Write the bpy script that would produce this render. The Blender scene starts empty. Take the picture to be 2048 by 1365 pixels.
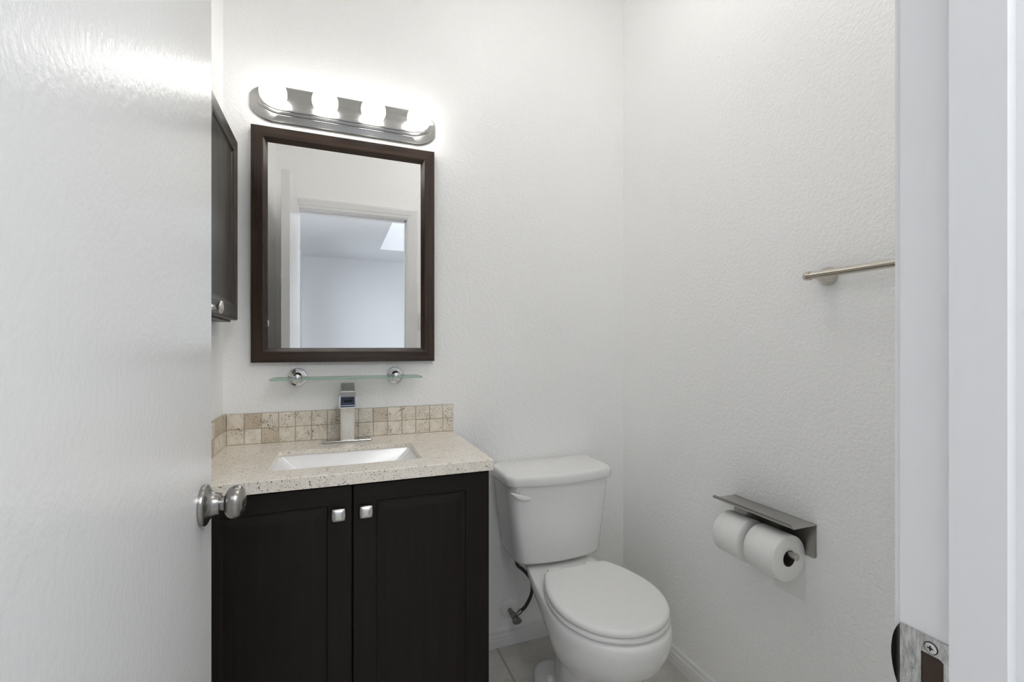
import bpy, bmesh, math, random
from mathutils import Vector, Matrix
random.seed(7)
S = bpy.context.scene
COL = S.collection
PI = math.pi

# ------------------------------------------------------------------ camera
CZ = 1.18
cam = bpy.data.cameras.new('camera')
cam.sensor_width = 36.0
cam.lens = 36.0 * 910.0 / 2048.0
cam.shift_y = 0.0066
cam.clip_start = 0.01
cam_o = bpy.data.objects.new('camera', cam)
COL.objects.link(cam_o)
cam_o.location = (0, 0, CZ)
cam_o.rotation_euler = (PI/2, 0, -math.radians(21.0))
S.camera = cam_o

# ------------------------------------------------------------------ world (daylight outside) and exposure
W = bpy.data.worlds.new('daylight')
S.world = W
W.use_nodes = True
bg = W.node_tree.nodes['Background']
bg.inputs[0].default_value = (0.80, 0.90, 1.0, 1)
bg.inputs[1].default_value = 2.6
S.view_settings.view_transform = 'Standard'
S.view_settings.look = 'None'
S.view_settings.exposure = 0.12
S.view_settings.gamma = 1.0
S.view_settings.use_curve_mapping = False
S.cycles.max_bounces = 40
S.cycles.diffuse_bounces = 36
S.cycles.glossy_bounces = 6
S.cycles.transmission_bounces = 8
S.cycles.sample_clamp_indirect = 6.0
S.cycles.caustics_refractive = False
S.cycles.caustics_reflective = False

# ------------------------------------------------------------------ large area lights: daylight of the hall skylight and window
def area(name, loc, rot, sx, sy, power, col):
    l = bpy.data.lights.new(name, 'AREA')
    l.shape = 'RECTANGLE'; l.size = sx; l.size_y = sy
    l.energy = power; l.color = col
    o = bpy.data.objects.new(name, l); COL.objects.link(o)
    o.location = loc; o.rotation_euler = rot
    return o
BULB_STRENGTH = 6.5
HALL_FILL = 14.5
CEIL_FILL = 7.9
area('skylight_daylight', (1.05, -1.80, 3.16), (0, 0, 0), 0.95, 1.60, 4.0, (0.90, 0.94, 1.0))
area('window_daylight', (-0.56, -2.70, 1.15), (0, -PI/2, 0), 1.6, 0.8, 3.0, (0.90, 0.95, 1.0))

# ------------------------------------------------------------------ node material helpers
class NT:
    def __init__(self, name):
        self.m = bpy.data.materials.new(name); self.m.use_nodes = True
        self.t = self.m.node_tree; self.n = self.t.nodes; self.p = self.n['Principled BSDF']
        self.co = self.n.new('ShaderNodeTexCoord').outputs['Object']
    def lk(self, a, b): self.t.links.new(a, b)
    def mapping(self, scale, src=None):
        n = self.n.new('ShaderNodeMapping'); n.inputs['Scale'].default_value = scale
        self.lk(src or self.co, n.inputs['Vector']); return n.outputs[0]
    def noise(self, scale, detail=3, rough=0.5, vec=None, out='Fac'):
        n = self.n.new('ShaderNodeTexNoise'); n.inputs['Scale'].default_value = scale
        n.inputs['Detail'].default_value = detail; n.inputs['Roughness'].default_value = rough
        self.lk(vec or self.co, n.inputs['Vector']); return n.outputs[out]
    def voro(self, scale, vec=None, out='Distance', feature='F1'):
        n = self.n.new('ShaderNodeTexVoronoi'); n.feature = feature; n.inputs['Scale'].default_value = scale
        self.lk(vec or self.co, n.inputs['Vector']); return n.outputs[out]
    def ramp(self, src, stops, interp='LINEAR'):
        n = self.n.new('ShaderNodeValToRGB'); n.color_ramp.interpolation = interp
        e = n.color_ramp.elements
        while len(e) < len(stops): e.new(0.5)
        for el, (p, c) in zip(e, stops):
            el.position = p; el.color = (c, c, c, 1) if not isinstance(c, tuple) else (*c, 1)
        self.lk(src, n.inputs[0]); return n.outputs[0]
    def math(self, op, a, b=0.0):
        n = self.n.new('ShaderNodeMath'); n.operation = op
        for i, v in enumerate((a, b)):
            if isinstance(v, (int, float)): n.inputs[i].default_value = v
            else: self.lk(v, n.inputs[i])
        return n.outputs[0]
    def mix(self, f, a, b, mode='MIX'):
        n = self.n.new('ShaderNodeMix'); n.data_type = 'RGBA'; n.blend_type = mode
        if isinstance(f, (int, float)): n.inputs[0].default_value = f
        else: self.lk(f, n.inputs[0])
        for i, v in ((6, a), (7, b)):
            if isinstance(v, tuple): n.inputs[i].default_value = (*v, 1)
            else: self.lk(v, n.inputs[i])
        return n.outputs[2]
    def base(self, v):
        if isinstance(v, tuple): self.p.inputs['Base Color'].default_value = (*v, 1)
        else: self.lk(v, self.p.inputs['Base Color'])
        return self
    def set(self, **k):
        for key, v in k.items():
            s = self.p.inputs[{'rough': 'Roughness', 'metal': 'Metallic', 'trans': 'Transmission Weight', 'ior': 'IOR',
                               'spec': 'Specular IOR Level', 'coat': 'Coat Weight', 'sss': 'Subsurface Weight',
                               'aniso': 'Anisotropic'}[key]]
            if isinstance(v, (int, float)): s.default_value = v
            else: self.lk(v, s)
        return self
    def bump(self, h, strength=0.3, dist=0.001):
        n = self.n.new('ShaderNodeBump'); n.inputs['Strength'].default_value = strength; n.inputs['Distance'].default_value = dist
        self.lk(h, n.inputs['Height']); self.lk(n.outputs[0], self.p.inputs['Normal']); return self

def m_wall():
    a = NT('orange_peel_white_paint'); a.base((0.925, 0.925, 0.92)).set(rough=0.36, spec=0.45)
    h = a.math('ADD', a.ramp(a.noise(115, 2, 0.5), [(0.38, 0.0), (0.66, 1.0)]), a.math('MULTIPLY', a.noise(300, 2), 0.35))
    return a.bump(h, 0.42, 0.0018).m
def m_trim():
    a = NT('semigloss_white_trim_paint'); a.base((0.78, 0.78, 0.78)).set(rough=0.3)
    v = a.mapping((60, 60, 7)); h = a.math('ADD', a.noise(2.2, 3, vec=v), a.math('MULTIPLY', a.noise(35, 2), 0.6))
    return a.bump(h, 0.22, 0.0012).m
def m_door():
    a = NT('glossy_white_door_paint'); a.base((0.79, 0.79, 0.788)).set(rough=0.23)
    v = a.mapping((1, 1, 0.75)); h = a.math('ADD', a.noise(120, 3, 0.55, vec=v), a.math('MULTIPLY', a.noise(14, 2), 0.7))
    return a.bump(h, 0.38, 0.0015).m
def m_ceiling():
    a = NT('flat_white_ceiling_paint'); a.base((0.94, 0.94, 0.935)).set(rough=0.8, spec=0.2)
    return a.bump(a.noise(140, 3), 0.3, 0.0015).m
def m_floor():
    a = NT('grey_beige_stone_floor_tile')
    sp = a.n.new('ShaderNodeSeparateXYZ'); a.lk(a.co, sp.inputs[0])
    d = []; cells = []
    for ax, off in ((0, -0.585 + 6.10), (1, -1.10 + 6.10)):
        u = a.math('DIVIDE', a.math('ADD', sp.outputs[ax], off), 0.61)
        fr = a.math('FRACT', u); cells.append(a.math('FLOOR', u))
        d.append(a.math('MINIMUM', fr, a.math('SUBTRACT', 1.0, fr)))
    g = a.math('MINIMUM', *d)
    grout = a.ramp(g, [(0.0, 1.0), (0.004, 1.0), (0.007, 0.0)])
    cl = a.ramp(a.noise(9, 6, 0.62), [(0.25, (0.36, 0.345, 0.315)), (0.48, (0.53, 0.51, 0.475)), (0.75, (0.64, 0.62, 0.58))])
    fine = a.mix(0.35, cl, a.ramp(a.noise(90, 4, 0.7), [(0.3, (0.36, 0.34, 0.31)), (0.7, (0.66, 0.64, 0.60))]))
    a.base(a.mix(grout, fine, (0.33, 0.315, 0.29))).set(rough=0.42)
    return a.bump(a.math('SUBTRACT', a.math('MULTIPLY', a.noise(60, 3), 0.25), grout), 0.4, 0.002).m
def m_wood(name, axis, dark, mid, light, rough=0.35, bstr=0.1, spec=0.5):
    a = NT(name)
    sc = [42, 42, 42]; sc[axis] = 2.2
    v = a.mapping(tuple(sc)); n = a.noise(1.6, 6, 0.62, vec=v)
    v2 = a.mapping(tuple(4.5 if i == axis else 260 for i in range(3))); n2 = a.noise(1.0, 2, 0.5, vec=v2)
    a.base(a.mix(a.ramp(n2, [(0.35, 0.45), (0.55, 0.0)]), a.ramp(n, [(0.3, dark), (0.5, mid), (0.72, light)]), dark)).set(rough=rough, spec=spec)
    return a.bump(n2, bstr, 0.0008).m
def m_quartz():
    a = NT('speckled_beige_quartz')
    base = a.ramp(a.noise(45, 4, 0.7), [(0.3, (0.77, 0.71, 0.62)), (0.5, (0.86, 0.81, 0.73)), (0.7, (0.91, 0.875, 0.81))])
    fine = a.mix(a.ramp(a.noise(520, 2, 0.6), [(0.42, 0.55), (0.56, 0.0)]), base, (0.66, 0.58, 0.49))
    gate = a.ramp(a.noise(130, 1), [(0.50, 0.0), (0.56, 1.0)])
    d1 = a.math('MULTIPLY', a.ramp(a.voro(260), [(0.20, 1.0), (0.30, 0.0)]), gate)
    s1 = a.mix(d1, fine, (0.07, 0.055, 0.045))
    gate2 = a.ramp(a.noise(90, 1, vec=a.mapping((1.3, 1.3, 1.3))), [(0.56, 0.0), (0.62, 1.0)])
    d2 = a.math('MULTIPLY', a.ramp(a.voro(150), [(0.22, 1.0), (0.32, 0.0)]), gate2)
    a.base(a.mix(d2, s1, (0.10, 0.075, 0.06))).set(rough=0.16)
    return a.m
def m_travertine():
    a = NT('tumbled_travertine')
    at = a.n.new('ShaderNodeAttribute'); at.attribute_name = 'tile'; at.attribute_type = 'GEOMETRY'
    tone = a.ramp(at.outputs['Fac'], [(0.0, (0.86, 0.81, 0.72)), (0.5, (0.79, 0.73, 0.63)), (0.82, (0.68, 0.60, 0.49)), (1.0, (0.57, 0.48, 0.37))])
    cloud = a.mix(a.ramp(a.noise(38, 5, 0.6), [(0.36, 0.55), (0.62, 0.0)]), tone, (0.62, 0.54, 0.44))
    gate = a.ramp(a.noise(46, 2), [(0.48, 0.0), (0.56, 1.0)])
    v = a.mapping((1.0, 1.0, 1.55))
    p1 = a.math('MULTIPLY', a.ramp(a.voro(210, vec=v), [(0.22, 1.0), (0.34, 0.0)]), gate)
    gate2 = a.ramp(a.noise(23, 2), [(0.57, 0.0), (0.61, 1.0)])
    p2 = a.math('MULTIPLY', a.ramp(a.voro(105, vec=v), [(0.20, 1.0), (0.30, 0.0)]), gate2)
    pit = a.math('MAXIMUM', p1, p2)
    a.base(a.mix(pit, cloud, (0.13, 0.095, 0.06))).set(rough=0.55)
    return a.bump(a.math('SUBTRACT', a.math('MULTIPLY', a.noise(150, 3), 0.2), pit), 0.6, 0.0015).m
def m_simple(name, col, rough=0.4, metal=0.0, bump=None, **k):
    a = NT(name)
    n = a.noise(60, 3)
    c2 = tuple(c*0.94 for c in col)
    a.base(a.mix(n, col, c2)).set(rough=rough, metal=metal, **k)
    if bump: a.bump(a.noise(bump[0], 3), bump[1], 0.001)
    return a.m
def m_brushed(name, col, rough, axis):
    a = NT(name)
    v = a.mapping(tuple(6 if i == axis else 900 for i in range(3)))
    n = a.noise(1.0, 2, 0.5, vec=v)
    a.base(col).set(metal=1.0, rough=a.ramp(n, [(0.3, rough*0.8), (0.7, rough*1.25)]))
    return a.bump(n, 0.05, 0.0004).m
def m_emit(name, col, strength):
    a = NT(name); a.base((0.9, 0.9, 0.9)).set(rough=0.2)
    a.p.inputs['Emission Color'].default_value = (*col, 1); a.p.inputs['Emission Strength'].default_value = strength
    return a.m
def m_scuffed():
    a = NT('scuffed_steel')
    st = a.noise(1.0, 4, 0.7, vec=a.mapping((40, 260, 70)))
    a.base(a.ramp(st, [(0.35, (0.36, 0.36, 0.35)), (0.5, (0.62, 0.62, 0.60)), (0.68, (0.80, 0.80, 0.80))]))
    a.set(metal=1.0, rough=a.ramp(a.noise(120, 4), [(0.3, 0.22), (0.7, 0.5)]))
    return a.bump(st, 0.35, 0.0012).m
def m_braid():
    a = NT('dark_braided_hose')
    w = a.n.new('ShaderNodeTexWave'); w.inputs['Scale'].default_value = 160; w.bands_direction = 'DIAGONAL'
    a.lk(a.co, w.inputs['Vector'])
    a.base(a.ramp(w.outputs['Fac'], [(0.2, (0.012, 0.012, 0.011)), (0.8, (0.045, 0.043, 0.04))])).set(rough=0.45)
    return a.bump(w.outputs['Fac'], 0.4, 0.0006).m

WALL = m_wall(); TRIM = m_trim(); DOOR = m_door(); CEIL = m_ceiling(); FLOOR = m_floor()
HALLWALL = m_simple('smooth_white_hall_paint', (0.80, 0.81, 0.83), 0.6, bump=(150, 0.2))
VAN_V = m_wood('espresso_wood_vertical', 2, (0.0052, 0.0033, 0.0021), (0.0074, 0.0048, 0.0031), (0.0105, 0.0069, 0.0045), 0.48, 0.05, 0.28)
VAN_H = m_wood('espresso_wood_horizontal', 0, (0.0052, 0.0033, 0.0021), (0.0074, 0.0048, 0.0031), (0.0105, 0.0069, 0.0045), 0.48, 0.05, 0.28)
FR_V = m_wood('walnut_frame_vertical', 2, (0.020, 0.011, 0.0068), (0.038, 0.0205, 0.0122), (0.060, 0.033, 0.0190), 0.26)
FR_H = m_wood('walnut_frame_horizontal', 0, (0.020, 0.011, 0.0068), (0.038, 0.0205, 0.0122), (0.060, 0.033, 0.0190), 0.26)
CAB_V = m_wood('weathered_brown_oak', 2, (0.018, 0.014, 0.010), (0.050, 0.040, 0.030), (0.10, 0.083, 0.063), 0.36, 0.3)
CAB_H = m_wood('weathered_brown_oak_rail', 1, (0.018, 0.014, 0.010), (0.050, 0.040, 0.030), (0.10, 0.083, 0.063), 0.36, 0.3)
QUARTZ = m_quartz(); TRAV = m_travertine()
GROUT = m_simple('beige_grout', (0.47, 0.42, 0.34), 0.8, bump=(300, 0.3))
PORC = m_simple('white_vitreous_china', (0.84, 0.84, 0.83), 0.09)
SEATM = m_simple('white_seat_plastic', (0.85, 0.85, 0.84), 0.2)
SINKM = m_simple('white_sink_china', (0.87, 0.865, 0.855), 0.1)
NICK = m_brushed('brushed_nickel', (0.62, 0.59, 0.55), 0.28, 1)
NICKX = m_brushed('brushed_nickel_bar', (0.60, 0.56, 0.50), 0.26, 1)
NICKZ = m_brushed('brushed_nickel_vertical', (0.88, 0.84, 0.77), 0.3, 2)
STEEL = m_brushed('satin_steel_sheet', (0.50, 0.49, 0.46), 0.34, 1)
FIXT = m_brushed('satin_fixture_metal', (0.44, 0.435, 0.42), 0.24, 0)
CHROME = m_simple('polished_chrome', (0.74, 0.74, 0.75), 0.06, 1.0)
PULL = m_simple('satin_silver_pull', (0.78, 0.77, 0.75), 0.3, 1.0)
DKMET = m_simple('dark_metal_and_reflection', (0.10, 0.095, 0.09), 0.3, 1.0)  # dark tone doubles as the painted reflection on the strike lip
GREYMET = m_simple('grey_valve_metal', (0.30, 0.30, 0.29), 0.3, 1.0)
PAPER = m_simple('white_tissue_paper', (0.86, 0.86, 0.845), 0.95, bump=(260, 0.35), spec=0.1)
CARD = m_simple('brown_cardboard', (0.07, 0.055, 0.042), 0.9)
PLAST = m_simple('white_plastic', (0.82, 0.82, 0.80), 0.3)
RAWWOOD = m_simple('raw_wood_recess_shade', (0.05, 0.032, 0.022), 0.8, bump=(200, 0.5))
BLACK = m_simple('black_rubber_and_gap_shade', (0.012, 0.012, 0.014), 0.4)
BLUEST = m_simple('blue_film_on_metal', (0.10, 0.115, 0.20), 0.25)
DECKM = m_simple('polished_deck_metal', (0.55, 0.54, 0.51), 0.14, 1.0)
LEVER = m_brushed('grey_brushed_lever', (0.36, 0.35, 0.33), 0.34, 1)
KNOBM = m_simple('satin_nickel_knob', (0.34, 0.33, 0.315), 0.26, 1.0)
HOSE = m_braid()
BULB = m_emit('lit_frosted_bulb', (1.0, 0.975, 0.94), BULB_STRENGTH)
FILLM = m_emit('hall_fill_diffuser', (0.95, 0.97, 1.0), HALL_FILL)
DOMEM = m_emit('ceiling_fill_dome', (1.0, 0.98, 0.95), CEIL_FILL)
SKYLENS = m_emit('bright_skylight_diffuser', (0.92, 0.96, 1.0), 0.8)
MIRR = NT('mirror_silver').base((0.93, 0.93, 0.925)).set(metal=1.0, rough=0.0).m
def m_thin_glass(name, tint, refl=1.0):
    a = NT(name); out = a.n['Material Output']
    tr = a.n.new('ShaderNodeBsdfTransparent'); tr.inputs[0].default_value = (*tint, 1)
    gl = a.n.new('ShaderNodeBsdfGlossy'); gl.inputs['Roughness'].default_value = 0.0
    fr = a.n.new('ShaderNodeFresnel'); fr.inputs[0].default_value = 1.45
    mx = a.n.new('ShaderNodeMixShader'); a.lk(a.math('MULTIPLY', fr.outputs[0], refl), mx.inputs[0])
    a.lk(tr.outputs[0], mx.inputs[1]); a.lk(gl.outputs[0], mx.inputs[2]); a.lk(mx.outputs[0], out.inputs['Surface'])
    return a.m
def m_glass_edge():
    a = NT('green_glass_edge'); out = a.n['Material Output']
    a.base((0.40, 0.55, 0.46)).set(rough=0.2)
    tr = a.n.new('ShaderNodeBsdfTransparent'); tr.inputs[0].default_value = (0.72, 0.90, 0.80, 1)
    mx = a.n.new('ShaderNodeMixShader'); mx.inputs[0].default_value = 0.55
    a.lk(tr.outputs[0], mx.inputs[1]); a.lk(a.p.outputs[0], mx.inputs[2]); a.lk(mx.outputs[0], out.inputs['Surface'])
    return a.m
GLASS = m_thin_glass('clear_shelf_glass', (0.96, 0.985, 0.97), 0.6)
GLEDGE = m_glass_edge()
PANE = m_thin_glass('window_pane_glass', (0.97, 0.985, 0.98))

# ------------------------------------------------------------------ object helpers
ROOTLOC = {}
def props(o, label=None, cat=None, group=None, kind=None):
    if label: o['label'] = label
    if cat: o['category'] = cat
    if group: o['group'] = group
    if kind: o['kind'] = kind
    return o
def thing(name, label, cat, loc, group=None):
    o = bpy.data.objects.new(name, None); COL.objects.link(o)
    o.empty_display_size = 0.05; o.location = loc
    ROOTLOC[o.name] = Vector(loc)
    return props(o, label, cat, group)
def obj(name, bm, mats, parent=None, smooth=False, loc=None, angle=35):
    """link a bmesh modelled in world coordinates as ONE mesh object"""
    base = Vector((0, 0, 0))
    if parent is not None: base = ROOTLOC[parent.name]
    elif loc is not None: base = Vector(loc)
    if base.length: bmesh.ops.translate(bm, verts=bm.verts, vec=-base)
    bmesh.ops.recalc_face_normals(bm, faces=bm.faces)
    me = bpy.data.meshes.new(name)
    if smooth:
        for f in bm.faces: f.smooth = True
        for e in bm.edges:
            if len(e.link_faces) == 2 and e.calc_face_angle(0) > math.radians(angle): e.smooth = False
    bm.to_mesh(me); bm.free()
    for m in (mats if isinstance(mats, (list, tuple)) else [mats]): me.materials.append(m)
    o = bpy.data.objects.new(name, me); COL.objects.link(o)
    if parent is not None: o.parent = parent
    else: o.location = base
    ROOTLOC[o.name] = base
    return o
def struct(name, bm, mats, label=None, cat=None, smooth=False, parent=None):
    o = obj(name, bm, mats, parent, smooth)
    return props(o, label, cat, None, 'structure')
def B(): return bmesh.new()
def box(bm, x0, x1, y0, y1, z0, z1, bev=0.0, mi=0, seg=2):
    r = bmesh.ops.create_cube(bm, size=1.0)
    vs = r['verts']
    for v in vs:
        v.co = Vector((x0 + (v.co.x+.5)*(x1-x0), y0 + (v.co.y+.5)*(y1-y0), z0 + (v.co.z+.5)*(z1-z0)))
    fs = list({f for v in vs for f in v.link_faces})
    for f in fs: f.material_index = mi
    if bev:
        es = list({e for v in vs for e in v.link_edges})
        bmesh.ops.bevel(bm, geom=es, offset=bev, segments=seg, profile=0.5, affect='EDGES', material=-1)
    return bm
def loft(bm, rings, cap0=True, cap1=True, closed=True, mi=0, side_mi=None):
    R = [[bm.verts.new(p) for p in r] for r in rings]
    n = len(R[0])
    for a, b in zip(R, R[1:]):
        for i in range(n if closed else n-1):
            j = (i+1) % n
            f = bm.faces.new((a[i], a[j], b[j], b[i])); f.material_index = side_mi[i] if side_mi else mi
    if cap0: f = bm.faces.new(list(reversed(R[0]))); f.material_index = mi
    if cap1: f = bm.faces.new(R[-1]); f.material_index = mi
    return R
def frame_axes(axis):
    a = Vector(axis).normalized()
    u = Vector((0, 0, 1)).cross(a)
    if u.length < 1e-4: u = Vector((1, 0, 0))
    u.normalize(); v = a.cross(u)
    return a, u, v
def lathe(bm, prof, origin, axis, seg=40, cap0=True, cap1=True, mi=0, su=1.0, sv=1.0):
    a, u, v = frame_axes(axis); o = Vector(origin); rings = []
    for h, r in prof:
        r = max(r, 1e-5)
        rings.append([o + a*h + u*(math.cos(t)*r*su) + v*(math.sin(t)*r*sv) for t in (2*PI*i/seg for i in range(seg))])
    loft(bm, rings, cap0, cap1, mi=mi)
    return bm
def tube(bm, pts, r, seg=14, mi=0):
    pts = [Vector(p) for p in pts]; rings = []; pu = None
    for i, p in enumerate(pts):
        d = (pts[min(i+1, len(pts)-1)] - pts[max(i-1, 0)]).normalized()
        if pu is None:
            pu = d.orthogonal().normalized()
        u = (pu - d*pu.dot(d)).normalized(); pu = u; v = d.cross(u)
        rr = r[i] if isinstance(r, (list, tuple)) else r
        rings.append([p + u*(math.cos(t)*rr) + v*(math.sin(t)*rr) for t in (2*PI*k/seg for k in range(seg))])
    loft(bm, rings, mi=mi); return bm
def spline(pts, n=10):
    P = [Vector(p) for p in pts]; P = [2*P[0]-P[1]] + P + [2*P[-1]-P[-2]]; out = []
    for i in range(1, len(P)-2):
        for k in range(n):
            t = k/n; a, b, c, d = P[i-1:i+3]
            out.append(0.5*((2*b) + (c-a)*t + (2*a-5*b+4*c-d)*t*t + (3*b-a-3*c+d)*t**3))
    out.append(P[-2]); return out
def rect_loops(bm, mp, x0, x1, z0, z1, steps, cap=True, mis=None, cap_mi=0, back=False):
    """nested rectangles: steps of (inset, depth), mapped to world by mp(x, depth, z)"""
    rings = [[Vector(mp(*p)) for p in ((x0+i, d, z0+i), (x1-i, d, z0+i), (x1-i, d, z1-i), (x0+i, d, z1-i))] for i, d in steps]
    loft(bm, rings, cap0=back, cap1=False, side_mi=mis)
    if cap:
        f = bm.faces.new([bm.verts.new(p) for p in rings[-1]]); f.material_index = cap_mi
        bmesh.ops.remove_doubles(bm, verts=bm.verts, dist=1e-6)
    return bm
def rrect(cx, cy, hx, hy, r, n=6):
    pts = []
    for (sx, sy, a0) in ((1, 1, 0), (-1, 1, PI/2), (-1, -1, PI), (1, -1, 1.5*PI)):
        for k in range(n+1):
            a = a0 + PI/2*k/n
            pts.append((cx + sx*(hx-r) + r*math.cos(a), cy + sy*(hy-r) + r*math.sin(a)))
    return pts
def copy_tree(o, parent=None):
    c = o.copy(); COL.objects.link(c); c.parent = parent
    for ch in list(o.children): copy_tree(ch, c)
    return c

# ------------------------------------------------------------------ dimensions (metres)
XL, XR, YB = -0.343, 1.178, 1.70            # bathroom side walls and back wall
YW, YH = 0.2437, 0.147                      # door wall: bathroom face, hall face
XJL, XJR = -0.249, 0.450                    # door jamb faces
ZD = 2.05                                   # underside of head jamb
HC = 2.75                                   # bathroom ceiling
HX0, HX1, HY0, HZ = -0.416, 2.0, -3.47, 2.44  # hall

# ------------------------------------------------------------------ setting
struct('wall_back', box(B(), XL-.1, XR+.1, YB, YB+.1, 0, HC), WALL, 'white orange-peel textured wall behind the vanity, mirror and toilet', 'wall')
bm = B(); 
struct('wall_left', box(bm, XL-.1, XL, YW, YB, 0, HC), WALL, 'white wall on the left behind the open door, holding the small wall cabinet', 'wall')
struct('wall_right', box(B(), XR, XR+.1, YW, YB, 0, HC), WALL, 'white textured wall on the right with the towel bar and paper holder', 'wall')
bm = B(); J = 0.018
box(bm, HX0-.1, XJL-J, YH, YW, 0, HC); box(bm, XJR+J, HX1+.1, YH, YW, 0, HC); box(bm, XJL-J, XJR+J, YH, YW, ZD+J, HC)
struct('wall_front', bm, WALL, 'white wall around the doorway, seen in the mirror', 'wall')
struct('ceiling', box(B(), XL-.1, XR+.1, YW, YB+.1, HC, HC+.1), CEIL, 'flat white bathroom ceiling above the picture', 'ceiling')
struct('floor', box(B(), HX0-.1, HX1+.1, HY0-.1, YB+.1, -.1, 0), FLOOR, 'grey beige stone tile floor around the toilet', 'floor')

# hall seen in the mirror
bm = B(); WY0, WY1, WZ = -3.20, -2.20, 2.16
box(bm, HX0-.1, HX0, HY0-.1, WY0, 0, HZ); box(bm, HX0-.1, HX0, WY1, YH, 0, HZ); box(bm, HX0-.1, HX0, WY0, WY1, WZ, HZ); box(bm, HX0-.1, HX0, WY0, WY1, 0, 0.12)
struct('wall_hall_left', bm, HALLWALL, 'white hall wall with the bright window slit, left in the mirror', 'wall')
struct('wall_hall_right', box(B(), HX1, HX1+.1, HY0-.1, YH, 0, HZ), HALLWALL, 'white hall wall on the right, behind the camera', 'wall')
struct('wall_hall_far', box(B(), HX0, HX1, HY0-.1, HY0, 0, HZ), HALLWALL, 'pale far wall of the hall, seen through the doorway in the mirror', 'wall')
bm = B(); SX0, SX1, SY0, SY1, SZ = 0.535, 1.56, -2.66, -1.00, 3.20
box(bm, HX0-.1, SX0, HY0-.1, YH, HZ, HZ+.1); box(bm, SX1, HX1+.1, HY0-.1, YH, HZ, HZ+.1)
box(bm, SX0, SX1, HY0-.1, SY0, HZ, HZ+.1); box(bm, SX0, SX1, SY1, YH, HZ, HZ+.1)
for (a, b, c, d) in ((SX0-.03, SX0, SY0-.03, SY1+.03), (SX1, SX1+.03, SY0-.03, SY1+.03), (SX0, SX1, SY0-.03, SY0), (SX0, SX1, SY1, SY1+.03)):
    box(bm, a, b, c, d, HZ+.1, SZ)
struct('ceiling_hall', bm, m_simple('hall_ceiling_paint', (0.80, 0.81, 0.83), 0.8), 'pale hall ceiling with a skylight well, seen in the mirror', 'ceiling')
w = struct('window_2', box(B(), SX0-.03, SX1+.03, SY0-.03, SY1+.03, SZ, SZ+.02), SKYLENS, 'bright skylight at the top of the hall ceiling well', 'window')
bm = B()
rect_loops(bm, lambda x, d, z: (HX0-.09+d, x, z), WY0, WY1, 0.12, WZ, [(0, 0), (0, .05), (.04, .05), (.04, 0)], cap=False)
wn = struct('window_1', bm, TRIM, 'tall bright white-framed window in the hall wall, a thin slit in the mirror', 'window')
obj('window_pane', box(B(), HX0-.07, HX0-.066, WY0+.04, WY1-.04, .16, WZ-.04), PANE, wn)

# jamb with door stop
bm = B()
st0, st1, stx = 0.1735, 0.2063, 0.011
def jamb_side(x, s):                       # s=+1: right jamb (face towards -x)
    pts = [(x + s*J, YH-.002), (x, YH-.002), (x, st0), (x - s*stx, st0), (x - s*stx, st1), (x, st1), (x, YW+.001), (x + s*J, YW+.001)]
    loft(bm, [[(px, py, z) for px, py in pts] for z in (0, ZD)])
jamb_side(XJR, 1); jamb_side(XJL, -1)
pts = [(ZD + J, YH-.002), (ZD, YH-.002), (ZD, st0), (ZD - stx, st0), (ZD - stx, st1), (ZD, st1), (ZD, YW+.001), (ZD + J, YW+.001)]
loft(bm, [[(x, py, pz) for pz, py in pts] for x in (XJL-J, XJR+J)])
es = [e for e in bm.edges if len(e.link_faces) == 2 and e.calc_face_angle(0) > 1 and e.calc_length() > 0.5]
bmesh.ops.bevel(bm, geom=es, offset=0.0022, segments=3, profile=0.5, affect='EDGES')
struct('trim_1', bm, TRIM, 'white painted door jamb with its stop, at the right edge of the picture', 'door frame', smooth=True)
def casing(yw, sy, name, label):
    bm = B(); cw, rv = 0.062, 0.005
    prof = [(0.0, 0.0), (0.0, 0.0075), (0.004, 0.009), (0.018, 0.010), (0.021, 0.013), (0.050, 0.017), (0.056, 0.016), (cw, 0.013), (cw, 0.0)]
    rings = []
    for o_, d in prof:
        o_ += rv; y = yw + sy*d
        rings.append([Vector(p) for p in ((XJL-o_, y, 0), (XJL-o_, y, ZD+o_), (XJR+o_, y, ZD+o_), (XJR+o_, y, 0))])
    loft(bm, rings, False, False, closed=False)
    es = [e for e in bm.edges if e.is_boundary]
    bmesh.ops.holes_fill(bm, edges=es)
    return struct(name, bm, TRIM, label, 'door casing')
casing(YW, 1, 'trim_2', 'white casing round the doorway on the bathroom side, seen in the mirror')
casing(YH, -1, 'trim_3', 'white casing round the doorway on the hall side, behind the door frame')

# baseboards
BP = [(0, 0), (0.013, 0), (0.013, 0.030), (0.0118, 0.034), (0.0118, 0.043), (0.0085, 0.048), (0.0075, 0.053), (0.0065, 0.060), (0.003, 0.064), (0, 0.064)]
bm = B(); loft(bm, [[(x, YB - d, z) for d, z in BP] for x in (0.409, XR-0.0005)])
struct('baseboard_back', bm, TRIM, 'white moulded baseboard behind the toilet', 'baseboard')
bm = B(); loft(bm, [[(XR - d, y, z) for d, z in BP] for y in (YW+.017, YB-.0135)])
struct('baseboard_right', bm, TRIM, 'white moulded baseboard along the right wall beside the toilet', 'baseboard')
bm = B(); loft(bm, [[(XL + d, y, z) for d, z in BP] for y in (YW+.017, 1.22)])
struct('baseboard_left', bm, TRIM, 'white baseboard behind the open door', 'baseboard')

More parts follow.
